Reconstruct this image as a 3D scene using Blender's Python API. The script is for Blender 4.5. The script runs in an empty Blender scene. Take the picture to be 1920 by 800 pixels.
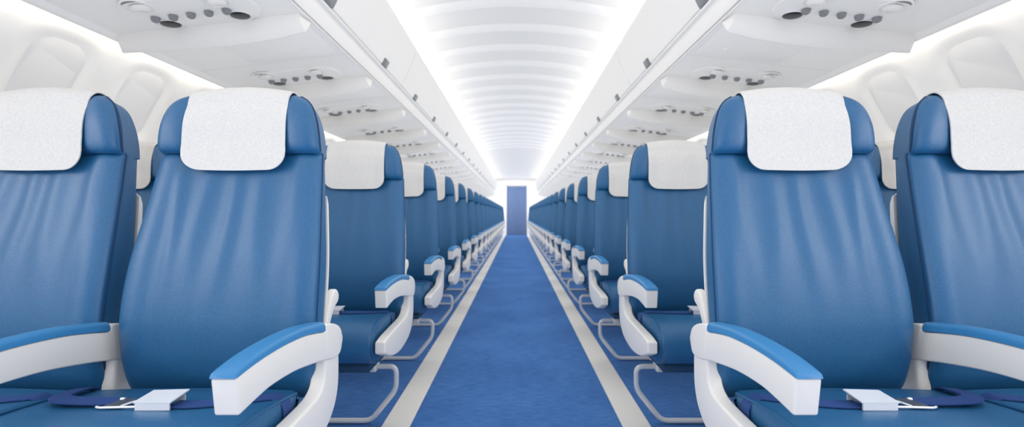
import bpy, math, random
from mathutils import Vector, Matrix

random.seed(4)
SC = bpy.context.scene
COL = SC.collection
CAM_H = 0.88          # camera (eye) height above the floor
PITCH = 0.825         # distance between seat rows
ROWS = 21
FULL_ROWS = 6         # rows that also get their middle and window seats
Y_BACK, Y_END = -4.0, 19.0

# ------------------------------------------------------------------ materials
def nd(nt, typ, **kw):
    n = nt.nodes.new(typ)
    for k, v in kw.items():
        setattr(n, k, v)
    return n

def mat(name, col, rough=0.5, metallic=0.0, spec=0.5, noise=None, bump=None, coat=0.0, sheen=0.0):
    """noise=(scale, amount[, stretch]) varies the colour; bump=(scale, strength, distance)."""
    m = bpy.data.materials.new(name)
    m.use_nodes = True
    nt = m.node_tree
    b = nt.nodes['Principled BSDF']
    b.inputs['Base Color'].default_value = (*col, 1)
    b.inputs['Roughness'].default_value = rough
    b.inputs['Metallic'].default_value = metallic
    b.inputs['Specular IOR Level'].default_value = spec
    b.inputs['Coat Weight'].default_value = coat
    b.inputs['Sheen Weight'].default_value = sheen
    tc = nd(nt, 'ShaderNodeTexCoord')
    if noise:
        mp = nd(nt, 'ShaderNodeMapping')
        mp.inputs['Scale'].default_value = noise[2] if len(noise) > 2 else (1, 1, 1)
        nt.links.new(tc.outputs['Object'], mp.inputs['Vector'])
        n = nd(nt, 'ShaderNodeTexNoise')
        n.inputs['Scale'].default_value = noise[0]
        n.inputs['Detail'].default_value = 4
        nt.links.new(mp.outputs['Vector'], n.inputs['Vector'])
        r = nd(nt, 'ShaderNodeMapRange')
        r.inputs['From Min'].default_value = 0.3
        r.inputs['From Max'].default_value = 0.7
        r.inputs['To Min'].default_value = 1 - noise[1]
        r.inputs['To Max'].default_value = 1 + noise[1]
        nt.links.new(n.outputs['Fac'], r.inputs['Value'])
        mx = nd(nt, 'ShaderNodeMix', data_type='RGBA', blend_type='MULTIPLY')
        mx.inputs[0].default_value = 1.0
        mx.inputs[6].default_value = (*col, 1)
        nt.links.new(r.outputs['Result'], mx.inputs[7])
        nt.links.new(mx.outputs[2], b.inputs['Base Color'])
    if bump:
        n = nd(nt, 'ShaderNodeTexNoise')
        n.inputs['Scale'].default_value = bump[0]
        n.inputs['Detail'].default_value = 3
        nt.links.new(tc.outputs['Object'], n.inputs['Vector'])
        bm = nd(nt, 'ShaderNodeBump')
        bm.inputs['Strength'].default_value = bump[1]
        bm.inputs['Distance'].default_value = bump[2]
        nt.links.new(n.outputs['Fac'], bm.inputs['Height'])
        nt.links.new(bm.outputs['Normal'], b.inputs['Normal'])
    return m

def carpet_material():
    m = mat('carpet', (0.052, 0.145, 0.40), 0.95, spec=0.15, bump=(420, 0.5, 0.004))
    nt = m.node_tree
    b = nt.nodes['Principled BSDF']
    tc = nd(nt, 'ShaderNodeTexCoord')
    mp = nd(nt, 'ShaderNodeMapping')
    mp.inputs['Scale'].default_value = (9, 70, 1)
    nt.links.new(tc.outputs['Object'], mp.inputs['Vector'])
    n1 = nd(nt, 'ShaderNodeTexNoise')
    n1.inputs['Scale'].default_value = 1.6
    n1.inputs['Detail'].default_value = 5
    n1.inputs['Roughness'].default_value = 0.7
    nt.links.new(mp.outputs['Vector'], n1.inputs['Vector'])
    n2 = nd(nt, 'ShaderNodeTexNoise')
    n2.inputs['Scale'].default_value = 2.2
    n2.inputs['Detail'].default_value = 2
    nt.links.new(tc.outputs['Object'], n2.inputs['Vector'])
    mx0 = nd(nt, 'ShaderNodeMath', operation='MULTIPLY_ADD')
    mx0.inputs[1].default_value = 0.35
    nt.links.new(n2.outputs['Fac'], mx0.inputs[0])
    nt.links.new(n1.outputs['Fac'], mx0.inputs[2])
    cr = nd(nt, 'ShaderNodeValToRGB')
    cr.color_ramp.elements[0].position = 0.40
    cr.color_ramp.elements[0].color = (0.024, 0.078, 0.235, 1)
    cr.color_ramp.elements[1].position = 0.95
    cr.color_ramp.elements[1].color = (0.080, 0.200, 0.47, 1)
    nt.links.new(mx0.outputs[0], cr.inputs['Fac'])
    nt.links.new(cr.outputs['Color'], b.inputs['Base Color'])
    return m

LEATHER_C = (0.011, 0.095, 0.222)
M = {
    'leather': mat('blue_leather', LEATHER_C, 0.45, spec=0.85, noise=(260, 0.13), bump=(300, 0.35, 0.0012)),
    'pad': mat('blue_pad', (0.036, 0.185, 0.40), 0.36, spec=0.5, bump=(600, 0.08, 0.001)),
    'groove': mat('dark_piping', (0.008, 0.035, 0.095), 0.5),
    'pan': mat('dark_blue_pan', (0.012, 0.045, 0.095), 0.5),
    'plastic': mat('white_plastic', (0.68, 0.662, 0.63), 0.33, spec=0.45),
    'cover': mat('white_linen', (0.60, 0.588, 0.565), 0.9, spec=0.2, noise=(240, 0.07), bump=(320, 0.35, 0.0012)),
    'belt': mat('navy_webbing', (0.026, 0.062, 0.20), 0.75, spec=0.3, bump=(700, 0.3, 0.001)),
    'buckle': mat('polished_buckle', (0.86, 0.87, 0.89), 0.22, metallic=0.35),
    'steel': mat('dark_steel', (0.16, 0.18, 0.21), 0.3, metallic=0.7),
    'tube': mat('grey_tube', (0.66, 0.665, 0.67), 0.32, metallic=0.25),
    'carpet': carpet_material(),
    'strip': mat('grey_strip', (0.62, 0.605, 0.575), 0.5, noise=(2.5, 0.03)),
    'shell': mat('white_shell', (0.77, 0.752, 0.722), 0.42, spec=0.4),
    'wall': mat('warm_white_wall', (0.84, 0.82, 0.785), 0.6, spec=0.3),
    'shade': mat('window_shade', (0.75, 0.735, 0.715), 0.6, spec=0.3),
    'ceiling': mat('ceiling_panel', (0.77, 0.757, 0.735), 0.6, spec=0.3),
    'rib': mat('rib_white', (0.87, 0.855, 0.83), 0.5, spec=0.4),  # whiter than the panels to imitate the extra light the ribs catch
    'panel': mat('service_panel', (0.85, 0.83, 0.795), 0.42, spec=0.4),
    'grey': mat('grey_button', (0.22, 0.225, 0.23), 0.4),
    'latch': mat('grey_latch', (0.20, 0.21, 0.215), 0.35),
    'black': mat('black_lens', (0.012, 0.012, 0.014), 0.12),
    'curtain': mat('curtain_cloth', (0.125, 0.185, 0.33), 0.9, spec=0.1, sheen=0.2, noise=(30, 0.06)),
    'frame': mat('grey_frame', (0.35, 0.37, 0.45), 0.5),
}

# ------------------------------------------------------------------ mesh helpers
class MB:
    def __init__(self):
        self.v, self.f = [], []

    def add(self, verts, faces):
        o = len(self.v)
        self.v += [tuple(p) for p in verts]
        self.f += [tuple(i + o for i in f) for f in faces]

    def loft(self, loops, cap=True, closed=True):
        n = len(loops[0])
        vs = [p for l in loops for p in l]
        fs = []
        for i in range(len(loops) - 1):
            for j in range(n if closed else n - 1):
                k = (j + 1) % n
                fs.append((i * n + j, i * n + k, (i + 1) * n + k, (i + 1) * n + j))
        if cap:
            fs.append(tuple(range(n))[::-1])
            fs.append(tuple((len(loops) - 1) * n + j for j in range(n)))
        self.add(vs, fs)

    def box(self, a, b):
        x0, y0, z0 = a
        x1, y1, z1 = b
        vs = [(x, y, z) for x in (x0, x1) for y in (y0, y1) for z in (z0, z1)]
        self.add(vs, [(0, 1, 3, 2), (4, 6, 7, 5), (0, 4, 5, 1), (2, 3, 7, 6), (0, 2, 6, 4), (1, 5, 7, 3)])

    def tube(self, pts, r, seg=10):
        pts = [Vector(p) for p in pts]
        loops = []
        up = None
        for i, p in enumerate(pts):
            a = pts[max(i - 1, 0)]
            b = pts[min(i + 1, len(pts) - 1)]
            t = (b - a).normalized()
            if up is None:
                up = Vector((0, 0, 1)) if abs(t.z) < 0.9 else Vector((0, 1, 0))
            n = (up - t * up.dot(t)).normalized()
            up = n
            c = t.cross(n)
            loops.append([p + n * r * math.cos(2 * math.pi * k / seg) + c * r * math.sin(2 * math.pi * k / seg) for k in range(seg)])
        self.loft(loops)

    def lathe(self, centre, axis, prof, seg=20, phase=0.0):
        """prof: (radius, distance along axis) pairs."""
        c = Vector(centre)
        a = Vector(axis).normalized()
        e = Vector((0, 1, 0))
        u = (e - a * e.dot(a)).normalized()
        w = a.cross(u)
        loops = [[c + a * h + (u * math.cos(2 * math.pi * k / seg + phase) + w * math.sin(2 * math.pi * k / seg + phase)) * r
                  for k in range(seg)] for r, h in prof]
        self.loft(loops)

    def prism(self, poly, x0, x1, b=0.006, n=3):
        """Solid from a (y, z) outline between x0 and x1 with rounded rims."""
        m = len(poly)
        area = sum(poly[i][0] * poly[(i + 1) % m][1] - poly[(i + 1) % m][0] * poly[i][1] for i in range(m))
        sgn = 1 if area > 0 else -1
        nor = []
        for i in range(m):
            p, q = poly[i - 1], poly[(i + 1) % m]
            t = Vector((q[0] - p[0], q[1] - p[1]))
            t.normalize()
            nor.append((-t.y * sgn, t.x * sgn))      # inwards
        loops = []
        st = [(b * (1 - math.sin(math.pi / 2 * k / n)), b * (1 - math.cos(math.pi / 2 * k / n))) for k in range(n + 1)]
        for off, dx in st:
            loops.append([(x0 + dx, poly[i][0] + nor[i][0] * off, poly[i][1] + nor[i][1] * off) for i in range(m)])
        for off, dx in reversed(st):
            loops.append([(x1 - dx, poly[i][0] + nor[i][0] * off, poly[i][1] + nor[i][1] * off) for i in range(m)])
        self.loft(loops)

    def spine(self, A, B, x0, x1, b=.007, n=4, round_ends=(True, True)):
        """Bar between two (y, z) edge curves A and B of equal length, rounded rims."""
        def section(a, c, inset):
            a, c = Vector(a), Vector(c)
            d = (a - c)
            L = d.length
            u = d / L
            r = max(min(b, L * .45) - inset, .0006)
            out = []
            xa, xb = x0 + inset, x1 - inset
            for (cx, ch, sx, sh) in ((xb - r, L - inset - r, 1, 1), (xa + r, L - inset - r, -1, 1), (xa + r, inset + r, -1, -1), (xb - r, inset + r, 1, -1)):
                angs = [math.pi / 2 * k / n for k in range(n + 1)]
                if (sx, sh) in ((-1, 1), (1, -1)):
                    angs = angs[::-1]
                for t in angs:
                    x = cx + sx * r * math.cos(t)
                    h = ch + sh * r * math.sin(t)
                    p = c + u * h
                    out.append((x, p.x, p.y))
            return out
        loops = [section(a, c, 0) for a, c in zip(A, B)]
        def ends(i, j):
            ma = (Vector(A[i]) + Vector(B[i])) / 2
            mb_ = (Vector(A[j]) + Vector(B[j])) / 2
            d = (ma - mb_).normalized() * b
            res = []
            for k in range(1, n + 1):
                th = math.pi / 2 * k / n
                off = d * math.sin(th)
                a, c = Vector(A[i]) + off, Vector(B[i]) + off
                res.append(section(a, c, b * (1 - math.cos(th)) * .95))
            return res
        if round_ends[0]:
            loops = ends(0, 1)[::-1] + loops
        if round_ends[1]:
            loops = loops + ends(-1, -2)
        self.loft(loops)

    def mesh(self, name, material, smooth=True, angle=40):
        me = bpy.data.meshes.new(name)
        me.from_pydata(self.v, [], self.f)
        me.materials.append(M[material])
        import bmesh
        bm = bmesh.new()
        bm.from_mesh(me)
        bmesh.ops.recalc_face_normals(bm, faces=bm.faces)
        bm.to_mesh(me)
        bm.free()
        if smooth:
            me.shade_smooth()
            me.set_sharp_from_angle(angle=math.radians(angle))
        me.update()
        return me


def lerp_table(tab, x):
    if x <= tab[0][0]:
        return tab[0][1]
    for (a, fa), (b, fb) in zip(tab, tab[1:]):
        if x <= b:
            t = (x - a) / (b - a)
            return fa + (fb - fa) * t
    return tab[-1][1]

def resample(pts, n):
    d = [0.0]
    for a, b in zip(pts, pts[1:]):
        d.append(d[-1] + math.dist(a, b))
    out = []
    for k in range(n):
        t = d[-1] * k / (n - 1)
        i = max(j for j in range(len(d)) if d[j] <= t + 1e-12)
        i = min(i, len(pts) - 2)
        f = (t - d[i]) / max(d[i + 1] - d[i], 1e-9)
        out.append(tuple(p + (q - p) * f for p, q in zip(pts[i], pts[i + 1])))
    return out

def smooth_table(tab, x):
    """Catmull-Rom through a table of (x, y)."""
    xs = [t[0] for t in tab]
    if x <= xs[0]:
        return tab[0][1]
    if x >= xs[-1]:
        return tab[-1][1]
    i = max(k for k in range(len(xs) - 1) if xs[k] <= x)
    x0, x1 = xs[i], xs[i + 1]
    y0, y1 = tab[i][1], tab[i + 1][1]
    h = x1 - x0
    m0 = ((y1 - tab[i - 1][1]) / (x1 - xs[i - 1])) if i > 0 else (y1 - y0) / h
    m1 = ((tab[i + 2][1] - y0) / (xs[i + 2] - x0)) if i + 2 < len(xs) else (y1 - y0) / h
    t = (x - x0) / h
    return (2 * t**3 - 3 * t**2 + 1) * y0 + (t**3 - 2 * t**2 + t) * h * m0 + (-2 * t**3 + 3 * t**2) * y1 + (t**3 - t**2) * h * m1

def curve(pts, sub=4, closed=False):
    """Catmull-Rom through points of any dimension."""
    n = len(pts)
    out = []
    rng = n if closed else n - 1
    for i in range(rng):
        def g(k):
            return pts[k % n] if closed else pts[min(max(k, 0), n - 1)]
        p0, p1, p2, p3 = g(i - 1), g(i), g(i + 1), g(i + 2)
        for s in range(sub):
            t = s / sub
            out.append(tuple(0.5 * (2 * b + (c - a) * t + (2 * a - 5 * b + 4 * c - d) * t * t + (-a + 3 * b - 3 * c + d) * t**3)
                             for a, b, c, d in zip(p0, p1, p2, p3)))
    if not closed:
        out.append(tuple(pts[-1]))
    return out

def fillet(pts, r, n=5):
    """Round the inner corners of a 3-D polyline."""
    pts = [Vector(p) for p in pts]
    out = [pts[0]]
    for a, b, c in zip(pts, pts[1:], pts[2:]):
        u = (a - b)
        v = (c - b)
        k = min(r, u.length * 0.49, v.length * 0.49)
        p, q = b + u.normalized() * k, b + v.normalized() * k
        for i in range(n + 1):
            t = i / n
            out.append(p * (1 - t)**2 + b * 2 * t * (1 - t) + q * t * t)
    out.append(pts[-1])
    return out

def sstep(a, b, x):
    t = min(max((x - a) / (b - a), 0), 1)
    return t * t * (3 - 2 * t)

MIRROR = {}
def mirrored(me):
    if me.name not in MIRROR:
        c = me.copy()
        c.transform(Matrix.Scale(-1, 4, Vector((1, 0, 0))))
        c.flip_normals()
        MIRROR[me.name] = c
    return MIRROR[me.name]

def link(name, data, parent=None, loc=None):
    o = bpy.data.objects.new(name, data)
    COL.objects.link(o)
    if parent:
        o.parent = parent
    if loc is not None:
        o.location = loc
    return o

def thing(name, label, cat, loc, group=None, data=None):
    o = link(name, data, None, loc)
    o['label'] = label
    o['category'] = cat
    if group:
        o['group'] = group
    return o

def structure(name, data, parent=None):
    o = link(name, data, parent)
    o['kind'] = 'structure'
    return o

ORD = ('first second third fourth fifth sixth seventh eighth ninth tenth eleventh twelfth thirteenth fourteenth fifteenth '
       'sixteenth seventeenth eighteenth nineteenth twentieth twenty-first twenty-second twenty-third').split()

# ------------------------------------------------------------------ the seat (left of the aisle, aisle on its +x side)
# coordinates: x from the seat's centre line, y as depth in the first row minus Y0, z above the floor
Y0 = 1.0
W_TAB = [(.44, .216), (.48, .222), (.56, .2245), (.635, .226), (.755, .2234), (.88, .213), (.957, .2065), (1.035, .1995)]
YC_TAB = [(.44, 1.072), (.47, 1.056), (.51, 1.042), (.56, 1.033), (.64, 1.0316), (.755, 1.052), (.88, 1.086), (.957, 1.1066), (1.035, 1.1262)]
YB_TAB = [(.46, 1.125), (.64, 1.150), (.88, 1.192), (1.035, 1.216)]
SEAM = .020                 # depth of the front cushion from its face to the side seam
half_w = lambda z: smooth_table(W_TAB, z)
y_mid = lambda z: smooth_table(YC_TAB, z)
y_rear = lambda z: smooth_table(YB_TAB, z)

FOLDS = [(-.122, .013, .8), (-.062, .019, .75), (-.008, .017, .9), (.072, .022, .9), (.135, .017, .6)]
def fold(x, z):
    env = sstep(1.03, .95, z) * sstep(.56, .86, z)
    if env <= 0:
        return 0.0
    s = 0.0
    for x0, w, a in FOLDS:
        xc = x0 * (1 + .42 * (1.0 - z)) + .012 * math.sin(9 * z + x0 * 40)
        ww = w * (1 + 1.4 * (1.0 - z))
        s += a * math.exp(-((x - xc) / ww)**2)
    return .0085 * env * s

def back_front(x, z):
    w = half_w(z)
    r = .030
    ax = abs(x)
    y = y_mid(z) + .002
    y -= .007 * math.exp(-((ax - (w - .040)) / .024)**2) * sstep(.50, .62, z)   # side bolster
    y += .008 * math.exp(-(x / .13)**2) * sstep(.60, .95, z)                      # shallow hollow
    y -= fold(x, z) * sstep(w - .01, w - .06, ax)
    if ax > w - r:
        t = min((ax - (w - r)) / r, 1)
        y += (SEAM - .003) * (1 - math.sqrt(max(1 - t * t, 0)))
    y += .014 * sstep(1.018, 1.035, z)**2                                      # dips into the seam
    return y

def front_samples(w, r, n_mid=48, n_c=7):
    xs = [-(w - r) + 2 * (w - r) * i / n_mid for i in range(n_mid + 1)]
    cs = [(w - r) + r * math.sin(math.pi / 2 * (i + 1) / n_c) for i in range(n_c)]
    return [-c for c in reversed(cs)] + xs + cs

def V(x, y, z):
    return (x, y - Y0, z)

def build_backrest():
    mb = MB()
    loops = []
    for i in range(61):
        z = .448 + (1.035 - .448) * i / 60
        w = half_w(z)
        xs = front_samples(w, .032)
        front = [V(x, back_front(x, z), z) for x in xs]
        yb = y_mid(z) + SEAM + .006
        loops.append(front + [V(w - .001, yb - .004, z), V(w - .008, yb + .004, z), V(-w + .008, yb + .004, z), V(-w + .001, yb - .004, z)])
    mb.loft(loops)
    return mb.mesh('backrest', 'leather', angle=60)

def build_back_band():
    """The boxing that runs round the sides of the backrest behind the seam."""
    mb = MB()
    loops = []
    for i in range(25):
        z = .47 + (1.030 - .47) * i / 24
        w = half_w(z)
        ya, yb = y_mid(z) + SEAM + .004, y_rear(z)
        wb = w - .019
        loops.append([V(-w + .012, ya, z), V(-w + .002, ya + .002, z), V(-w + .001, ya + .010, z), V(-wb, yb - .012, z), V(-wb + .010, yb, z),
                      V(wb - .010, yb, z), V(wb, yb - .012, z), V(w - .001, ya + .010, z), V(w - .002, ya + .002, z), V(w - .012, ya, z)])
    mb.loft(loops)
    return mb.mesh('side_band', 'leather')

def build_piping(s):
    mb = MB()
    mb.tube([V(s * (half_w(z) - .0010), y_mid(z) + SEAM + .003, z) for z in [.475 + .555 * i / 24 for i in range(25)]], .0028, 8)
    return mb.mesh('piping', 'groove')

# headrest: sections going up; (z, half width, front offset)
HR = [(1.030, .1965, .016), (1.037, .1985, .006), (1.050, .1985, .001), (1.075, .1965, .0), (1.105, .1915, .001), (1.130, .1845, .004),
      (1.150, .1755, .009), (1.166, .1620, .017), (1.177, .1440, .030), (1.183, .1250, .046)]
def head_front(x, z, w, off):
    ax = abs(x)
    y = 1.120 + .05 * max(z - 1.10, 0)
    y -= .014 * sstep(.095, .150, ax)            # wings reach forward
    r = .030
    if ax > w - r:
        t = min((ax - (w - r)) / r, 1)
        y += .022 * (1 - math.sqrt(max(1 - t * t, 0)))
    return y + off
def crown_lift(x, z):
    return .008 * (1 - min(abs(x) / .15, 1)**2) * sstep(1.10, 1.18, z)

def build_headrest():
    mb = MB()
    loops = []
    zs = curve(HR, 4)
    for z, w, off in zs:
        xs = front_samples(w, .030, 36, 7)
        front = [V(x, head_front(x, z, w, off), z + crown_lift(x, z)) for x in xs]
        yb = 1.146 + off * .35 + .10 * max(z - 1.06, 0) * .3
        back = [V(x, yb, z + crown_lift(x, z)) for x in (w - .004, w * .6, w * .2, -w * .2, -w * .6, -w + .004)]
        loops.append(front + back)
    # close over the top
    z, w, off = zs[-1]
    for k, sc in ((.004, .82), (.006, .55), (.007, .2)):
        base = loops[len(zs) - 1]
        cy = 1.160 - Y0
        loops.append([(p[0] * sc, cy + (p[1] - cy) * sc, p[2] + k * .6) for p in base])
    mb.loft(loops)
    return mb.mesh('headrest', 'leather', angle=60)

def build_head_band():
    mb = MB()
    loops = []
    for z, w, off in curve([(1.026, .1985, 0), (1.05, .1975, 0), (1.09, .1940, 0), (1.12, .1880, .001), (1.143, .1800, .003), (1.158, .1700, .008), (1.167, .1560, .016), (1.171, .130, .028)], 3):
        ya = 1.136 + off * .6 + .04 * max(z - 1.06, 0)
        yb = 1.2165 - off * .9 - .10 * max(z - 1.06, 0)
        wb = w - .013
        loops.append([V(-w + .010, ya, z), V(-w, ya + .006, z), V(-wb, yb - .010, z), V(-wb + .010, yb, z),
                      V(wb - .010, yb, z), V(wb, yb - .010, z), V(w, ya + .006, z), V(w - .010, ya, z)])
    mb.loft(loops)
    return mb.mesh('headrest_band', 'leather')

def build_head_piping(s):
    mb = MB()
    mb.tube([V(s * (w - .0012), 1.136 + .045 * max(z - 1.06, 0) + o * .45, z) for z, w, o in curve([h for h in HR[1:9]], 3)], .0032, 8)
    return mb.mesh('piping', 'groove')

def build_cover():
    """Linen cover over the headrest with round lower corners."""
    front = [(.985, 1.104), (1.01, 1.106), (1.03, 1.108), (1.06, 1.111), (1.10, 1.114), (1.135, 1.120), (1.160, 1.1285)]
    over = curve([(1.1285, 1.160), (1.1355, 1.184), (1.156, 1.203), (1.182, 1.198), (1.206, 1.177), (1.224, 1.13), (1.231, 1.06), (1.233, 1.0)], 6)
    hw0, nu, nf = .126, 44, 30
    rows = []
    for iu in range(nu + 1):
        u = -1 + 2 * iu / nu
        u = math.copysign(1 - (1 - abs(u))**1.3, u)
        r, zlow = .045, .990 - .004 * (1 - u * u)
        ax = abs(u) * hw0
        z0 = zlow + (r - math.sqrt(max(r * r - max(0, ax - (hw0 - r))**2, 0)) if ax > hw0 - r else 0)
        path = [(smooth_table(front, z0 + (1.160 - z0) * k / nf), z0 + (1.160 - z0) * k / nf, True) for k in range(nf)]
        path += [(y, z, False) for y, z in over]
        col = []
        for y, z, fr in path:
            hw = hw0 + (.004 * sstep(1.06, .99, z) if fr else 0) - .002 * sstep(1.05, 1.18, z)
            x = u * hw
            zz = z - .0125 * u * u * sstep(1.08, 1.18, z)
            yy = y
            if not fr:
                yy -= .006 * sstep(.080, .125, abs(x)) * sstep(1.172, 1.135, y)
                zz += .0
            if fr:
                yy -= .006 * sstep(.080, .125, abs(x))
                yy += .0014 * math.sin(26 * z + 14 * x) * math.sin(31 * x + 3) * sstep(1.16, 1.1, z)
            col.append(V(x, yy, zz))
        rows.append(col)
    n = len(rows[0])
    vs = [p for c in rows for p in c]
    fs = [(i * n + j, (i + 1) * n + j, (i + 1) * n + j + 1, i * n + j + 1) for i in range(nu) for j in range(n - 1)]
    # thickness 3 mm
    me = bpy.data.meshes.new('tmp')
    me.from_pydata(vs, [], fs)
    import bmesh
    bm = bmesh.new()
    bm.from_mesh(me)
    bmesh.ops.remove_doubles(bm, verts=bm.verts, dist=1e-5)
    bmesh.ops.recalc_face_normals(bm, faces=bm.faces)
    bmesh.ops.solidify(bm, geom=bm.faces[:], thickness=.003)
    bmesh.ops.recalc_face_normals(bm, faces=bm.faces)
    out = bpy.data.meshes.new('headrest_cover')
    bm.to_mesh(out)
    bm.free()
    out.materials.append(M['cover'])
    out.shade_smooth()
    out.set_sharp_from_angle(angle=math.radians(60))
    return out

def build_shell():
    mb = MB()
    loops = []
    for i in range(25):
        z = .50 + (.945 - .50) * i / 24
        w = half_w(z) - .021
        k = sstep(.945, .90, z)
        ya, yb = y_rear(z) + .002, y_rear(z) + .006 + .026 * k
        w *= .86 + .14 * sstep(.950, .925, z)
        loops.append([V(-w, ya, z), V(-w + .002, ya + (yb - ya) * .5, z), V(-w + .022, yb, z), V(0, yb + .006 * k, z), V(w - .022, yb, z), V(w - .002, ya + (yb - ya) * .5, z), V(w, ya, z)])
    mb.loft(loops)
    return mb.mesh('back_shell', 'plastic')

def build_hinge():
    """Recline lug that shows behind the lower backrest on the aisle side."""
    mb = MB()
    out = curve([(1.175, .575), (1.20, .572), (1.222, .60), (1.240, .622), (1.266, .636), (1.272, .655), (1.258, .672), (1.235, .670), (1.212, .648), (1.192, .61)], 3, True)
    out = [(y - Y0, z) for y, z in out]
    mb.prism(out, .172, .194, .007)
    return mb.mesh('hinge_lug', 'plastic')

CUSH = [(1.030, .474), (1.015, .481), (.98, .4875), (.93, .494), (.865, .500), (.805, .499), (.765, .488), (.738, .466), (.726, .435), (.729, .400), (.745, .372), (.775, .352), (.84, .350), (.95, .350), (1.026, .354), (1.034, .41)]
CX0, CX1 = -.287, .200      # the cushion reaches under the neighbour's armrest on its far side
def crown(x, CX0=CX0):
    t = (x - (CX0 + CX1) / 2) / ((CX1 - CX0) / 2)
    return .006 * (1 - min(abs(t), 1)**2)
def cush_top(x, y):
    tab = sorted((p for p in CUSH[:9]), key=lambda p: p[0])
    return smooth_table(tab, y) + crown(x)

def build_cushion(CX0=CX0):
    mb = MB()
    base = curve(CUSH, 4, True)
    m = len(base)
    cy, cz = .93, .42
    nor = []
    for i in range(m):
        p, q = base[i - 1], base[(i + 1) % m]
        t = Vector((q[0] - p[0], q[1] - p[1]))
        t.normalize()
        n = Vector((-t.y, t.x))
        if n.dot(Vector((cy - base[i][0], cz - base[i][1]))) < 0:
            n = -n
        nor.append(n)
    b = .020
    st = [(b * (1 - math.cos(math.pi / 2 * k / 5)), b * (1 - math.sin(math.pi / 2 * k / 5))) for k in range(6)]
    secs = [(CX0 + d, o) for d, o in st]
    secs += [(CX0 + b + (CX1 - CX0 - 2 * b) * k / 14, 0) for k in range(1, 14)]
    secs += [(CX1 - d, o) for d, o in reversed(st)]
    loops = []
    for x, off in secs:
        L = []
        for (y, z), n in zip(base, nor):
            yy, zz = y + n.x * off, z + n.y * off
            if z > .44:
                zz += crown(x, CX0)
            L.append(V(x, yy, zz))
        loops.append(L)
    mb.loft(loops)
    return mb.mesh('seat_cushion', 'leather', angle=60), base, nor

def build_cushion_piping(base, nor, x):
    mb = MB()
    pts = []
    for (y, z), n in zip(base[3:46], nor[3:46]):
        pts.append(V(x, y + n.x * .004, z + n.y * .004))
    mb.tube(pts, .0034, 8)
    return mb.mesh('piping', 'leather')

ARM_X0, ARM_X1 = .2085, .2495       # inner and outer faces from the seat centre
def build_armrest():
    mb = MB()
    top = [(.717, .6215), (.78, .6285), (.86, .6305), (.94, .6265), (1.00, .6175), (1.046, .6095), (1.053, .6240), (1.085, .619), (1.118, .608), (1.138, .595), (1.149, .575)]
    low = [(.726, .559), (.775, .566), (.822, .570), (.905, .566), (.99, .553), (1.04, .543), (1.08, .534), (1.10, .530), (1.122, .529), (1.138, .535), (1.148, .555)]
    f = lambda c: [(y - Y0, z) for y, z in c]
    mb.spine(f(curve(top, 6)), f(curve(low, 6)), ARM_X0, ARM_X1, .0048, 4)
    return mb.mesh('armrest', 'plastic', angle=60)

def build_pad():
    mb = MB()
    low = [(.7130, .6218), (.78, .6290), (.86, .6310), (.94, .6270), (1.00, .6180), (1.0455, .6100)]
    lowc = curve(low, 5)
    loops = []
    n = len(lowc)
    for i, (y, z) in enumerate(lowc):
        t = i / (n - 1)
        h = smooth_table([(0, .0105), (.15, .0135), (.5, .0165), (1, .0215)], t)
        hw = (ARM_X1 - ARM_X0) / 2 + .0008
        xc = (ARM_X0 + ARM_X1) / 2
        sec = []
        for a in range(13):
            th = math.pi * a / 12
            ca, sa = math.cos(th), math.sin(th)
            sec.append((xc + hw * math.copysign(abs(ca)**.45, ca), h * abs(sa)**.6))
        yy = y
        loops.append([V(x, yy + (.004 * (dz / .015) if i == 0 else 0), z + dz) for x, dz in sec])
    # rounded nose
    first = loops[0]
    xm = (ARM_X0 + ARM_X1) / 2
    loops.insert(0, [(xm + (p[0] - xm) * .98, p[1] - .0018, .6218 + (p[2] - .6218) * .88) for p in first])
    loops.insert(0, [(xm + (p[0] - xm) * .93, p[1] - .0030, .6218 + (p[2] - .6218) * .62) for p in first])
    mb.loft(loops)
    # small shallow mark where the pad is buttoned down
    return mb.mesh('armrest_pad', 'pad', angle=50)

def build_support():
    mb = MB()
    front = [(1.056, .552), (1.054, .515), (1.046, .487), (1.025, .472), (.985, .465), (.92, .462), (.84, .459), (.76, .455), (.713, .448)]
    rear = [(1.134, .552), (1.1365, .500), (1.131, .450), (1.108, .408), (1.06, .377), (.99, .362), (.90, .357), (.80, .372), (.713, .404)]
    f = lambda c: [(y - Y0, z) for y, z in c]
    mb.spine(f(curve(front, 5)), f(curve(rear, 5)), ARM_X0 + .003, ARM_X1 - .003, .0070, 5)
    return mb.mesh('armrest_support', 'plastic', angle=60)

def ribbon(mb, pts, width_dirs, half, th=.0018):
    """A strap: centre points, sideways direction per point."""
    loops = []
    for i, p in enumerate(pts):
        p = Vector(p)
        w = Vector(width_dirs[i]).normalized()
        a = Vector(pts[max(i - 1, 0)])
        b = Vector(pts[min(i + 1, len(pts) - 1)])
        t = (b - a).normalized()
        n = t.cross(w).normalized()
        loops.append([p - w * half - n * th, p + w * half - n * th, p + w * half + n * th, p - w * half + n * th])
    mb.loft(loops)

def build_post():
    """Short support under the armrests between two seats."""
    mb = MB()
    o = [(1.134, .556), (1.134, .50), (1.128, .42), (1.124, .330), (1.066, .330), (1.063, .40), (1.061, .47), (1.062, .52), (1.066, .556)]
    mb.prism([(y - Y0, z) for y, z in curve(o, 3)], ARM_X0 + .003, ARM_X1 - .003, .008, 4)
    return mb.mesh('armrest_support', 'plastic', angle=50)

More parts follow.
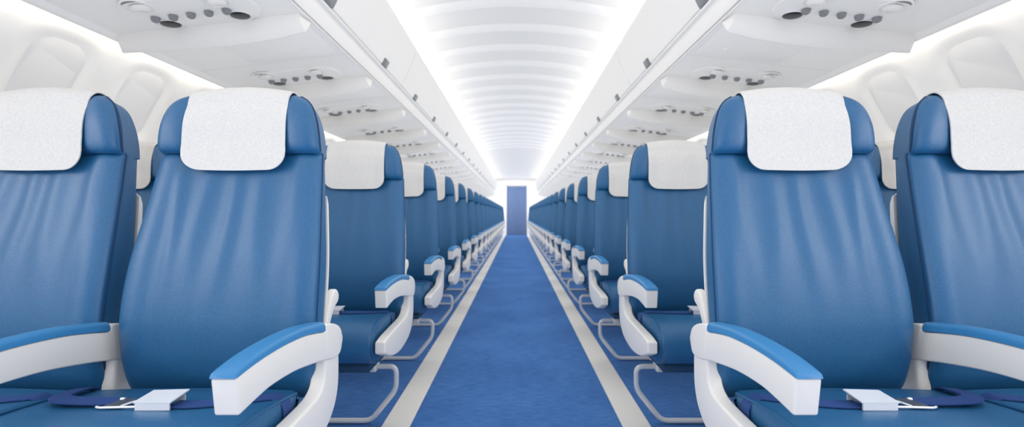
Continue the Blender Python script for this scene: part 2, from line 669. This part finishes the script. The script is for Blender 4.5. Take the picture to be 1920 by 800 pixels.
def build_belts(left_shift=0.0):
    right, left = MB(), MB()
    P = [(.022, .886), (.065, .889), (.115, .908), (.155, .936), (.180, .955)]
    pts = [V(x, y, cush_top(x, y) + .0045) for x, y in curve(P, 5)]
    wd = [(0, 1, 0)] * len(pts)
    for x, z in ((.190, .4865), (.199, .480), (.2032, .470), (.2035, .45), (.2035, .41), (.2035, .38)):
        pts.append(V(x, .964, z))
        wd.append((0, 1, 0))
    ribbon(right, pts, wd, .017, .0012)
    P = [(-.274, 1.030), (-.266, 1.000), (-.252, .955), (-.236, .920), (-.205, .899), (-.160, .893), (-.085, .892)]
    P = [(x + left_shift * sstep(-.10, -.25, x), y) for x, y in P]
    cp = curve(P, 5)
    pts, wd = [], []
    for i, (x, y) in enumerate(cp):
        a, b = cp[max(i - 1, 0)], cp[min(i + 1, len(cp) - 1)]
        t = Vector((b[0] - a[0], b[1] - a[1], 0)).normalized()
        lift = .005 * math.sin(math.pi * i / (len(cp) - 1))
        pts.append(V(x, y, cush_top(x, y) + lift + .007))
        wd.append((-t.y, t.x, 0))
    ribbon(left, pts, wd, .0165, .0014)
    return right.mesh('belt_strap', 'belt'), left.mesh('belt_strap', 'belt')

def build_buckle():
    mb = MB()
    # lifted flap on a folded case
    z0 = cush_top(0, .885) + .002
    x0, x1 = -.036, .030
    ya, yb = .862, .906
    mb.box(V(x0, ya, z0), V(x1, ya + .003, z0 + .014))
    mb.box(V(x0, yb - .003, z0), V(x1, yb, z0 + .014))
    mb.add([V(x0 - .002, ya - .001, z0 + .014), V(x1 + .003, ya - .001, z0 + .014), V(x1 + .006, yb + .002, z0 + .021), V(x0, yb + .002, z0 + .019),
            V(x0 - .002, ya - .001, z0 + .0165), V(x1 + .003, ya - .001, z0 + .0165), V(x1 + .006, yb + .002, z0 + .0235), V(x0, yb + .002, z0 + .0215)],
           [(0, 3, 2, 1), (4, 5, 6, 7), (0, 1, 5, 4), (1, 2, 6, 5), (2, 3, 7, 6), (3, 0, 4, 7)])
    mb.lathe(V(x0 + .006, ya - .001, z0 + .010), (0, -1, 0), [(.0035, 0), (.0035, .003), (.001, .004)], 10)
    return mb.mesh('buckle', 'buckle', angle=30)

def build_tongue():
    z0 = cush_top(-.06, .89) + .007
    a, b = MB(), MB()
    fr = fillet([V(-0.034, 0.868, z0), V(-0.108, 0.866, z0 - .001), V(-0.116, 0.870, z0 - .001)], .004, 3)
    a.tube(fr, .0022, 8)
    a.tube(fillet([V(-0.034, 0.892, z0 + .001), V(-0.058, 0.894, z0 + .001), V(-0.070, 0.870, z0)], .006, 4), .0020, 8)
    a.tube([V(-0.092, 0.897, z0 + .003), V(-0.084, 0.897, z0 + .003)], .003, 8)
    b.add([V(-0.100, 0.869, z0), V(-0.071, 0.869, z0), V(-0.059, 0.897, z0 + .002), V(-0.084, 0.899, z0 + .002),
           V(-0.100, 0.869, z0 + .002), V(-0.071, 0.869, z0 + .002), V(-0.059, 0.897, z0 + .004), V(-0.084, 0.899, z0 + .004)],
          [(0, 3, 2, 1), (4, 5, 6, 7), (0, 1, 5, 4), (1, 2, 6, 5), (2, 3, 7, 6), (3, 0, 4, 7)])
    return a.mesh('tongue', 'buckle'), b.mesh('tongue_plate', 'steel', smooth=False)

def build_pan():
    mb = MB()
    mb.prism([(y - Y0, z) for y, z in [(.80, .352), (.79, .335), (.80, .312), (1.12, .312), (1.13, .352)]], -.205, .165, .006)
    return mb.mesh('seat_pan', 'pan', angle=30)

def build_bracket():
    mb = MB()
    mb.add([V(.085, .98, .313), V(.105, .98, .313), V(.085, 1.13, .313), V(.105, 1.13, .313),
            V(.085, 1.055, .225), V(.105, 1.055, .225), V(.085, 1.105, .225), V(.105, 1.105, .225)],
           [(0, 1, 5, 4), (2, 6, 7, 3), (0, 4, 6, 2), (1, 3, 7, 5), (0, 2, 3, 1), (4, 5, 7, 6)])
    return mb.mesh('bracket', 'plastic', smooth=False)

def build_loop_leg():
    """Bent tube under the aisle side of a seat row, and its upright."""
    a, b = MB(), MB()
    y = 1.08
    a.tube(fillet([V(-.12, y, .24), V(.186, y, .24), V(.186, y, .145), V(.080, y, .013), V(-.20, y, .013)], .030, 6), .0105, 12)
    b.tube([V(-.12, y, .003), V(-.12, y, .316)], .0115, 12)
    return a.mesh('leg', 'tube'), b.mesh('leg', 'tube')

def build_plain_leg():
    mb = MB()
    mb.tube([V(-.10, 1.06, .0), V(-.10, 1.04, .316)], .014, 12)
    mb.tube([V(-.10, .90, .0), V(-.10, .92, .316)], .014, 12)
    mb.tube([V(-.10, .84, .013), V(-.10, 1.12, .013)], .012, 12)
    return mb.mesh('leg', 'tube')

cushion_me, _cb, _cn = build_cushion()
window_cushion = build_cushion(-.215)[0]
window_piping = build_cushion_piping(_cb, _cn, -.209)
WINDOW_SWAP = {11: window_cushion, 12: window_piping, 17: build_belts(.085)[1]}
belt_r, belt_l = build_belts()
tongue_me, tongue_plate_me = build_tongue()
SEAT = [  # (name, mesh, index of the part it belongs to)
    ('backrest', build_backrest(), None),
    ('side_band', build_back_band(), None),
    ('piping', build_piping(-1), 1),
    ('piping', build_piping(1), 1),
    ('headrest', build_headrest(), None),
    ('headrest_band', build_head_band(), 4),
    ('piping', build_head_piping(-1), 4),
    ('piping', build_head_piping(1), 4),
    ('headrest_cover', build_cover(), None),
    ('back_shell', build_shell(), None),
    ('hinge_lug', build_hinge(), None),
    ('seat_cushion', cushion_me, None),
    ('piping', build_cushion_piping(_cb, _cn, CX0 + .006), 11),
    ('piping', build_cushion_piping(_cb, _cn, CX1 - .006), 11),
    ('armrest', build_armrest(), None),
    ('armrest_pad', build_pad(), 14),
    ('belt_strap', belt_r, None),
    ('belt_strap', belt_l, None),
    ('buckle', build_buckle(), None),
    ('tongue', tongue_me, None),
    ('tongue_plate', tongue_plate_me, 19),
    ('seat_pan', build_pan(), None),
]
(LEG_LOOP, LEG_UP), LEG_PLAIN, BRACKET = build_loop_leg(), build_plain_leg(), build_bracket()
SUPPORT, POST = build_support(), build_post()
PART_LABEL = {'headrest_cover': 'white linen headrest cover', 'armrest_pad': 'blue armrest pad', 'buckle': 'bright metal belt buckle',
              'belt_strap': 'navy belt strap', 'armrest': 'white plastic armrest', 'armrest_support': 'white plastic armrest support'}

def seat(side, row, place):
    """side -1 left of the aisle, +1 right; place 0 aisle, 1 middle, 2 window."""
    x = side * (.69 + .497 * place)
    y = Y0 + PITCH * row
    sname = 'left' if side < 0 else 'right'
    pname = ('aisle', 'middle', 'window')[place]
    root = thing('aircraft_seat',
                 f'blue leather {pname} seat, {sname} of the aisle, {ORD[row]} row from the front',
                 'seat', (x, y, 0), f'seats {sname} of the aisle')
    made = []
    fix = (lambda m: m) if side < 0 else mirrored
    parts = list(SEAT)
    if place == 0:
        parts += [('leg', LEG_LOOP, None), ('leg', LEG_UP, None), ('bracket', BRACKET, None), ('armrest_support', SUPPORT, None)]
    else:
        parts += [('leg', LEG_PLAIN, None), ('armrest_support', POST, None)]
    for n_part, (name, me, par) in enumerate(parts):
        if place == 2:
            me = WINDOW_SWAP.get(n_part, me)
        o = link(name, fix(me), made[par] if par is not None else root)
        if name in PART_LABEL:
            o['label'] = PART_LABEL[name]
        made.append(o)
    return root

for side in (-1, 1):
    for row in range(ROWS):
        for place in range(3 if row < FULL_ROWS else 1):
            seat(side, row, place)

# ------------------------------------------------------------------ floor
mb = MB()
mb.box((-2.0, Y_BACK, -.03), (2.0, 19.8, 0))
structure('floor', mb.mesh('floor', 'carpet', smooth=False))
for k, s in ((1, -1), (2, 1)):
    mb = MB()
    x0, x1 = sorted((s * .440, s * .557))
    mb.prism([(Y_BACK, 0), (Y_BACK, .004), (Y_END - .02, .004), (Y_END - .02, 0)], x0, x1, .001, 2)
    structure(f'trim_{k}', mb.mesh(f'trim_{k}', 'strip', smooth=False))

# ------------------------------------------------------------------ side walls with window recesses
H = CAM_H
WALL = [(-1.97, -.88), (-1.972, -.5), (-1.968, -.2), (-1.955, .05), (-1.935, .20), (-1.905, .33), (-1.862, .435), (-1.812, .530), (-1.757, .622), (-1.700, .717), (-1.648, .80), (-1.56, .92), (-1.36, 1.08), (-1.08, 1.26), (-1.03, 1.42)]
WIN_Y0, WIN_P = 1.755, PITCH / 2
def wall_point(t):
    return None
def wall_mesh():
    prof = []
    base = curve(WALL, 5)
    # resample more finely between z=.0 and .75
    pts = []
    for (x0, z0), (x1, z1) in zip(base, base[1:]):
        n = max(1, int(math.hypot(x1 - x0, z1 - z0) / (.016 if -.1 < z0 < .8 else .2)))
        for k in range(n):
            pts.append((x0 + (x1 - x0) * k / n, z0 + (z1 - z0) * k / n))
    pts.append(base[-1])
    nz = len(pts)
    nor = []
    for i in range(nz):
        a, b = pts[max(i - 1, 0)], pts[min(i + 1, nz - 1)]
        t = Vector((b[0] - a[0], b[1] - a[1])).normalized()
        nor.append((-t.y, t.x))                     # outwards, away from the cabin (-x)
    # arc length measured from the top of the window recess downwards
    s = [0.0]
    for a, b in zip(pts, pts[1:]):
        s.append(s[-1] + math.hypot(b[0] - a[0], b[1] - a[1]))
    itop = min(range(nz), key=lambda i: abs(pts[i][1] - .685))
    stop = s[itop]
    ys = []
    y = Y_BACK
    while y < 9.0:
        ys.append(y)
        y += .0172
    while y < Y_END:
        ys.append(y)
        y += .055
    ys.append(Y_END)
    vs = []
    for y in ys:
        k = (y - WIN_Y0) / WIN_P
        dy = (k - round(k)) * WIN_P
        for i in range(nz):
            x, z = pts[i]
            sd = (stop - s[i]) - .19                 # centred on the recess, .38 m tall
            hx, hz, r = .140, .20, .11
            qx, qz = abs(dy) - (hx - r), abs(sd) - (hz - r)
            d = math.hypot(max(qx, 0), max(qz, 0)) + min(max(qx, qz), 0) - r
            dep = .008 * sstep(.020, -.036, d) + .002 * sstep(-.02, -.08, d)
            seam = -.003 * max(0, 1 - abs(abs(dy) - WIN_P / 2) / .009) if y < 9 else 0
            vs.append((x + nor[i][0] * (dep + seam), y, H + z + nor[i][1] * (dep + seam)))
    fs = [(a * nz + b, a * nz + b + 1, (a + 1) * nz + b + 1, (a + 1) * nz + b) for a in range(len(ys) - 1) for b in range(nz - 1)]
    me = bpy.data.meshes.new('side_wall')
    me.from_pydata(vs, [], fs)
    me.materials.append(M['wall'])
    me.shade_smooth()
    # winding: make the normals face the cabin
    if me.polygons[len(me.polygons) // 2].normal.x < 0:
        me.flip_normals()
    return me
def rrect_d(dy, sd):
    hx, hz, r = .140, .20, .11
    qx, qz = abs(dy) - (hx - r), abs(sd) - (hz - r)
    return math.hypot(max(qx, 0), max(qz, 0)) + min(max(qx, qz), 0) - r

def shade_mesh():
    """Closed window shade lying in the bottom of a recess; y relative to the recess centre."""
    base = curve(WALL, 8)
    zs = [(x, z) for x, z in base if .15 < z < .78]
    zs = resample(zs, 200)
    s_ = [0.0]
    for a, b in zip(zs, zs[1:]):
        s_.append(s_[-1] + math.dist(a, b))
    it = min(range(200), key=lambda i: abs(zs[i][1] - .685))
    ring = []
    for k in range(48):
        th = 2 * math.pi * k / 48
        # march outwards until 3 cm inside the rim
        lo, hi = 0, .3
        for _ in range(30):
            m_ = (lo + hi) / 2
            if rrect_d(m_ * math.cos(th), m_ * math.sin(th)) < -.034:
                lo = m_
            else:
                hi = m_
        ring.append((lo * math.cos(th), lo * math.sin(th)))
    def at(dy, sd, out):
        target = s_[it] - .19 - sd
        i = min(range(200), key=lambda q: abs(s_[q] - target))
        a, b = zs[max(i - 1, 0)], zs[min(i + 1, 199)]
        t = Vector((b[0] - a[0], b[1] - a[1])).normalized()
        return (zs[i][0] - t.y * out, dy, H + zs[i][1] + t.x * out)
    mb = MB()
    rings = []
    for f, o in ((1.0, .0088), (1.0, .0076), (.985, .0072), (.7, .0072), (.4, .0072), (.1, .0072)):
        rings.append([at(dy * f, sd * f, o) for dy, sd in ring])
    mb.loft(rings)
    return mb.mesh('window_shade', 'shade', angle=50)
shade_me = shade_mesh()
nw = 0
for side in (-1, 1):
    for k in range(-1, 11):
        nw += 1
        o = structure(f'window_{nw}', shade_me if side < 0 else mirrored(shade_me))
        o.location = (0, WIN_Y0 + k * WIN_P, 0)
wall_me = wall_mesh()
structure('wall_left', wall_me)
structure('wall_right', mirrored(wall_me))

# ------------------------------------------------------------------ ceiling
def ceil_z(x):
    return H + 1.452 - (3.0 - math.sqrt(9.0 - x * x))
Y_CEIL = 17.4
mb = MB()
xs = [-1.0 + 2.0 * i / 40 for i in range(41)]
loops = []
for y in (Y_BACK, 0, 2, 4, 6, 8, 10, 12, 14, 16, Y_CEIL):
    lo = [(x, y, ceil_z(x)) for x in xs]
    up = [(x, y, ceil_z(x) + .03) for x in reversed(xs)]
    loops.append(lo + up)
mb.loft(loops)
ceil_ob = structure('ceiling', mb.mesh('ceiling', 'ceiling'))
# ribs under the ceiling
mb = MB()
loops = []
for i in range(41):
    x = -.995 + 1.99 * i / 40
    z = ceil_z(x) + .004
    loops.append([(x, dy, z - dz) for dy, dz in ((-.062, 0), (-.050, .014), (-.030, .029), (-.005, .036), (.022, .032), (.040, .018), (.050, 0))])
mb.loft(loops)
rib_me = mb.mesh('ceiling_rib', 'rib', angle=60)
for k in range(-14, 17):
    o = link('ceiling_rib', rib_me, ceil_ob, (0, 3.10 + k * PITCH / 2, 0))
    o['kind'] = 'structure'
# higher, brightly lit vestibule ceiling at the far end, with the riser up to it
mb = MB()
mb.box((-1.4, Y_CEIL, H + 1.46), (1.4, 19.8, H + 1.49))
structure('ceiling_vestibule', mb.mesh('ceiling_vestibule', 'ceiling', smooth=False))

mb = MB()
mb.box((-2.1, Y_BACK - .06, 0), (2.1, Y_BACK, 2.6))
structure('wall_front', mb.mesh('wall_front', 'curtain', smooth=False))  # added unseen wall, dark so the lower seat backs reflect less light

# ------------------------------------------------------------------ far bulkhead and curtain
mb = MB()
mb.box((-2.1, Y_END, 0), (-.40, Y_END + .06, 2.6))
mb.box((.44, Y_END, 0), (2.1, Y_END + .06, 2.6))
mb.box((-.40, Y_END, 2.07), (.44, Y_END + .06, 2.6))
structure('wall_back', mb.mesh('wall_back', 'wall', smooth=False))
mb = MB()
mb.box((-2.1, 19.8, 0), (2.1, 19.86, 2.6))
structure('wall_galley', mb.mesh('wall_galley', 'wall', smooth=False))
mb = MB()
for x0, x1 in ((-.415, -.385), (.425, .455)):
    mb.box((x0, Y_END - .012, 0.004), (x1, Y_END - .001, 2.085))
mb.box((-.415, Y_END - .012, 2.055), (.455, Y_END - .001, 2.085))
structure('trim_3', mb.mesh('trim_3', 'frame', smooth=False))
cur = thing('curtain', 'blue pleated curtain closing the doorway at the far end of the aisle', 'curtain', (.02, Y_END + .03, 0))
mb = MB()
nx = 150
lo = []
for z in (.012, .3, .8, 1.3, 1.8, 2.03):
    fr, bk = [], []
    for i in range(nx + 1):
        x = -.405 + .81 * i / nx
        ph = 2 * math.pi * (x / .105) + 1.3 * math.sin(7 * x)
        a = .020 * (.65 + .35 * math.sin(3.1 * x + 1))
        fr.append((x, a * math.sin(ph) - .002, z))
        bk.append((x, a * math.sin(ph) + .002, z))
    lo.append(fr + bk[::-1])
mb.loft(lo)
link('cloth', mb.mesh('cloth', 'curtain', angle=80), cur)
mb = MB()
mb.tube([(-.417, 0, 2.045), (.417, 0, 2.045)], .010, 10)
link('curtain_rail', mb.mesh('curtain_rail', 'tube'), cur)

# ------------------------------------------------------------------ overhead bins
RIDGE = [(-.858, .826), (-.850, .842), (-.843, .862), (-.838, .880), (-.832, .889), (-.824, .892), (-.817, .896), (-.815, .903), (-.822, .910)]
DOOR = [(-.818, .9125), (-.812, .918), (-.800, .942), (-.780, .982), (-.757, 1.030), (-.735, 1.082), (-.719, 1.128), (-.713, 1.160), (-.720, 1.188), (-.745, 1.205)]
BINLEN = 2 * PITCH
def extrude_y(mb, poly, y0, y1):
    mb.loft([[(x, y0, z) for x, z in poly], [(x, y1, z) for x, z in poly]])

def build_bin_meshes():
    g = .002
    body, door, rail, latch = MB(), MB(), MB(), MB()
    door_c = curve(DOOR, 4)
    extrude_y(door, [(x, H + z) for x, z in door_c] + [(-.775, H + 1.190), (-.770, H + 1.085), (-.84, H + .93), (-.828, H + .9125)], g, BINLEN - g)
    rc = curve(RIDGE, 4)
    extrude_y(rail, [(x, H + z) for x, z in rc] + [(-.845, H + .910), (-.872, H + .840), (-.872, H + .826)], 0, BINLEN)
    body_p = [(-.875, .832), (-.850, .912), (-.845, .93), (-.79, 1.075), (-.86, 1.09), (-1.22, 1.09), (-1.46, .90), (-1.60, .785), (-1.642, .748), (-1.638, .742)]
    extrude_y(body, [(x, H + z) for x, z in body_p], 0, BINLEN)
    prof = [p for p in curve(DOOR, 8) if p[1] < .952]
    prof = resample(prof, 6)
    for yk in (.396, .396 + PITCH):
        loops = []
        for dy, o in ((-.041, .0), (-.041, .004), (-.039, .0055), (.039, .0055), (.041, .004), (.041, .0)):
            loops.append([(x + o * .9, yk + dy, H + z - o * .4 - .004) for x, z in prof] + [(x - .003, yk + dy, H + z - .004) for x, z in reversed(prof)])
        latch.loft(loops)
    return body.mesh('body', 'shell', angle=30), door.mesh('door', 'shell', angle=35), rail.mesh('gutter_rail', 'shell', angle=45), latch
bin_body, bin_door, bin_rail, _latch = build_bin_meshes()
# latches as one mesh each
def latch_mesh(which):
    m2 = MB()
    n = len(_latch.v) // 2
    vs = _latch.v[which * n:(which + 1) * n]
    fs = [tuple(i - which * n for i in f) for f in _latch.f if min(f) >= which * n and max(f) < (which + 1) * n]
    m2.add(vs, fs)
    return m2.mesh('latch', 'latch', angle=40)
latch_me = [latch_mesh(0), latch_mesh(1)]
NB = 12
for side in (-1, 1):
    sname = 'left' if side < 0 else 'right'
    fix = (lambda m: m) if side < 0 else mirrored
    idx = 0
    for k in range(-2, 11):
        y0 = 1.57 + k * BINLEN
        if y0 + BINLEN > Y_END:
            break
        nm = ORD[idx]
        if k < 0:                       # unseen overhead bins outside the frame: only close the cabin
            b = structure(f'trim_{6 + (k + 2) + (2 if side > 0 else 0)}', None)
            b.location = (0, y0, 0)
            for me in (bin_body, bin_door, bin_rail):
                link(me.name, fix(me), b)['kind'] = 'structure'
            continue
        b = thing('overhead_bin', f'white curved overhead bin {sname} of the aisle, {nm} bin from the camera', 'overhead bin', (0, y0, 0), f'overhead bins {sname} of the aisle')
        link('body', fix(bin_body), b)
        link('door', fix(bin_door), b)
        link('gutter_rail', fix(bin_rail), b)
        for me in latch_me:
            o = link('latch', fix(me), b)
            o['label'] = 'grey square latch'
        idx += 1

# ------------------------------------------------------------------ service panels under the bins
SL = .1167
def pz(x):
    return H + .9204 + SL * x          # x is negative on the left
NRM = Vector((SL, 0, -1)).normalized()
TAN = Vector((1, 0, SL)).normalized()
PY = 1.50                              # near edge of the first panel
def pp(x, y, h=0):
    return Vector((x, y - PY, pz(x))) + NRM * h

def build_service_panel():
    parts = []
    mb = MB()
    g = .0015
    def slab(x0, x1, y0, y1, h0, h1, m):
        vs = [pp(x, y, h) for x in (x0, x1) for y in (y0, y1) for h in (h0, h1)]
        m.add(vs, [(0, 1, 3, 2), (4, 6, 7, 5), (0, 4, 5, 1), (2, 3, 7, 6), (0, 2, 6, 4), (1, 5, 7, 3)])
    slab(-1.622, -.868, PY + g, PY + PITCH - g, -.006, 0, mb)
    # outer edge strip that drops a little towards the wall
    parts.append(('panel', mb.mesh('panel', 'panel', smooth=False), None, None))
    mb = MB()
    for i in range(1):
        vs = []
    extr = [(-1.620, pz(-1.620) - .001), (-1.634, pz(-1.634) - .015), (-1.652, pz(-1.652) - .0165), (-1.657, pz(-1.657) + .006), (-1.620, pz(-1.620) + .006)]
    mb.loft([[(x, 0, z) for x, z in extr], [(x, PITCH, z) for x, z in extr]])
    parts.append(('edge_strip', mb.mesh('edge_strip', 'panel', smooth=False), None, None))
    # the thin bright bead along the aisle edge
    mb = MB()
    mb.tube([pp(-.868, PY, .001), pp(-.868, PY + PITCH, .001)], .004, 8)
    parts.append(('bead', mb.mesh('bead', 'shell'), None, None))
    # stadium plate carrying nozzles and lights
    mb = MB()
    cx, cy, a, r = -1.238, 1.732, .140, .115
    ring = []
    for k in range(40):
        th = 2 * math.pi * k / 40
        ring.append((cx + math.copysign(a, math.cos(th)) + r * math.cos(th) * .9, cy + r * math.sin(th)))
    mb.loft([[pp(x, y, 0) for x, y in ring], [pp(x, y, .003) for x, y in ring], [pp(cx + (x - cx) * .985, cy + (y - cy) * .97, .0055) for x, y in ring]])
    parts.append(('control_plate', mb.mesh('control_plate', 'panel', angle=30), None, None))
    # ridge that hangs across the panel
    mb = MB()
    loops = []
    n = 24
    for i in range(n + 1):
        t = i / n
        x = -1.628 + (1.628 - .886) * t
        hgt = smooth_table([(0, .068), (.1, .074), (.35, .086), (.6, .091), (.85, .084), (1.0, .068)], t)
        sag = .004 * math.sin(math.pi * t)
        loops.append([pp(x, 1.845 - sag, -.002), pp(x, 1.851 - sag, hgt * .5), pp(x + (.010 if i == n else 0), 1.864 - sag, hgt * .96), pp(x + (.010 if i == n else 0), 1.868 - sag, hgt),
                      pp(x, 1.876 - sag, hgt * .97), pp(x + (.012 if i == n else 0), 1.905, hgt * .45), pp(x + (.014 if i == n else 0), 1.93, -.002)])
    mb.loft(loops)
    parts.append(('ridge', mb.mesh('ridge', 'shell', angle=35), None, None))
    # door over the oxygen masks
    mb = MB()
    ring = []
    x0, x1, y0, y1, rr = -1.335, -.905, 1.94, 2.30, .03
    for (qx, qy, t0) in ((x1 - rr, y1 - rr, 0), (x0 + rr, y1 - rr, 90), (x0 + rr, y0 + rr, 180), (x1 - rr, y0 + rr, 270)):
        for k in range(6):
            th = math.radians(t0 + 90 * k / 5)
            ring.append((qx + rr * math.cos(th), qy + rr * math.sin(th)))
    mb.loft([[pp(x, y, -.001) for x, y in ring], [pp(x, y, .0028) for x, y in ring], [pp(-1.12 + (x + 1.12) * .99, 2.12 + (y - 2.12) * .99, .0038) for x, y in ring]])
    parts.append(('mask_door', mb.mesh('mask_door', 'panel', angle=30), None, None))
    md = len(parts) - 1
    mb = MB()
    mb.lathe(pp(-1.02, 2.20, .0036), NRM, [(.012, 0), (.012, .003), (.006, .004)], 16)
    parts.append(('door_catch', mb.mesh('door_catch', 'panel'), None, md))
    # five grey buttons
    for k in range(5):
        mb = MB()
        x = -1.386 + .068 * k
        mb.lathe(pp(x, 1.7406, .004), NRM, [(.0160, 0), (.0165, .005), (.0145, .0155), (.0095, .0195), (.003, .0197)], 8, .39)
        parts.append(('call_button', mb.mesh('call_button', 'grey', angle=20), 'grey button', None))
    # two air vents: ball in a ring
    for x, y in ((-1.380, 1.650), (-1.112, 1.668)):
        mb = MB()
        mb.lathe(pp(x, y, .003), NRM, [(.054, 0), (.053, .004), (.049, .0055), (.046, .003), (.045, -.002)], 32)
        parts.append(('air_vent', mb.mesh('air_vent', 'panel'), None, None))
        iv = len(parts) - 1
        mb = MB()
        mb.lathe(pp(x, y, .0035), NRM, [(.0455, 0), (.0455, .0012), (.001, .0014)], 24)
        parts.append(('vent_gap', mb.mesh('vent_gap', 'grey'), 'dark gap round the nozzle ball', iv))  # grey disc put in as the shadow around the ball
        mb = MB()
        ax = (NRM + Vector((.05, .17, 0))).normalized()
        mb.lathe(pp(x + .005, y + .007, .0045), ax, [(.031, .0), (.0315, .004), (.029, .010), (.024, .0150), (.019, .0175), (.016, .0180), (.014, .0150), (.004, .0150)], 28)
        parts.append(('nozzle_ball', mb.mesh('nozzle_ball', 'shell'), None, iv))
    # two reading lights: dark lens in a white ring
    for x, y in ((-1.375, 1.804), (-1.097, 1.800)):
        mb = MB()
        mb.lathe(pp(x, y, .003), NRM, [(.050, 0), (.0485, .005), (.045, .0075), (.0395, .006), (.0385, -.002)], 32)
        parts.append(('reading_light', mb.mesh('reading_light', 'shell'), None, None))
        il = len(parts) - 1
        mb = MB()
        mb.lathe(pp(x, y, .004), NRM, [(.0385, 0), (.037, .001), (.031, .003), (.020, .0045), (.008, .005), (.001, .005)], 28)
        parts.append(('lens', mb.mesh('lens', 'black'), 'dark lens', il))
    return parts
SP = build_service_panel()
for side in (-1, 1):
    sname = 'left' if side < 0 else 'right'
    fix = (lambda m: m) if side < 0 else mirrored
    for k in range(ROWS):
        y0 = PY + k * PITCH
        if y0 + PITCH > Y_END:
            break
        root = thing('service_panel', f'white service panel with buttons and reading lights under the {sname} bins, {ORD[k]} from the camera',
                     'service panel', (0, y0, 0), f'service panels {sname} of the aisle')
        made = []
        for name, me, lab, par in SP:
            o = link(name, fix(me), made[par] if par is not None else root)
            if lab:
                o['label'] = lab
            made.append(o)

# plain panel run nearer than the first service panel (behind the frame's edge)
for s, nm in ((-1, 'trim_4'), (1, 'trim_5')):
    mb = MB()
    vs = [(s * a, y, pz(-a) + h) for a in (.868, 1.655) for y in (Y_BACK, PY - .002) for h in (0, .006)]
    mb.add(vs, [(0, 1, 3, 2), (4, 6, 7, 5), (0, 4, 5, 1), (2, 3, 7, 6), (0, 2, 6, 4), (1, 5, 7, 3)])
    structure(nm, mb.mesh(nm, 'panel', smooth=False))

# ------------------------------------------------------------------ lights
def area(name, loc, rot, sx, sy, power, col=(1, 1, 1), spread=180):
    l = bpy.data.lights.new(name, 'AREA')
    l.shape = 'RECTANGLE'
    l.size, l.size_y = sx, sy
    l.energy = power
    l.color = col
    l.spread = math.radians(spread)
    o = bpy.data.objects.new(name, l)
    COL.objects.link(o)
    o.location = loc
    o.rotation_euler = rot
    return o
LEN = Y_END - Y_BACK - 1.6
MID = (Y_BACK + Y_CEIL) / 2
for s in (-1, 1):
    # cove light lying on top of the bins, facing up and a little inwards
    area('cove_light', (s * .90, MID, H + 1.105), (math.pi, s * math.radians(-48), 0), .10, Y_CEIL - Y_BACK, 44, (1, .965, .90))
    # wall-wash light hidden in the gap between bin and side wall
    area('wall_wash', (s * 1.655, MID, H + .768), (0, s * math.radians(-22), 0), .022, Y_CEIL - Y_BACK, 42, (1, .93, .82))
area('vestibule_light', (0, 18.2, H + 1.44), (0, 0, 0), 1.8, .9, 16)
# added fill lamps, unseen beside and behind the camera, for sheen on the seats
for s in (-1, 1):
    for k in range(-6, -2):
        area('window_daylight', (s * 1.868, WIN_Y0 + k * WIN_P, H + .43), (0, s * math.radians(64), 0), .34, .25, 2.4, (1, .985, .96))

w = bpy.data.worlds.new('world')
SC.world = w
w.use_nodes = True
bg = w.node_tree.nodes['Background']
bg.inputs['Color'].default_value = (1, .955, .86, 1)
bg.inputs['Strength'].default_value = 1.2

# ------------------------------------------------------------------ camera
cam = bpy.data.cameras.new('camera')
cam.sensor_width = 36
cam.lens = 36 * 850 / 1920
cam.shift_x = -8 / 1920
cam.shift_y = -1 / 1920 * -1
cam.clip_start = .02
cam.dof.use_dof = True
cam.dof.focus_distance = 1.08
cam.dof.aperture_fstop = 3.2
co = bpy.data.objects.new('camera', cam)
COL.objects.link(co)
co.location = (0, 0, CAM_H)
co.rotation_euler = (math.pi / 2, 0, 0)
SC.camera = co

vs = SC.view_settings
vs.view_transform = 'Standard'
vs.look = 'None'
vs.gamma = 1
vs.exposure = 0.24
vs.use_curve_mapping = False
SC.cycles.use_fast_gi = True
SC.cycles.fast_gi_method = 'ADD'
w.light_settings.ao_factor = .58
w.light_settings.distance = 1.1
SC.cycles.use_denoising = True
SC.cycles.max_bounces = 7
SC.cycles.diffuse_bounces = 4
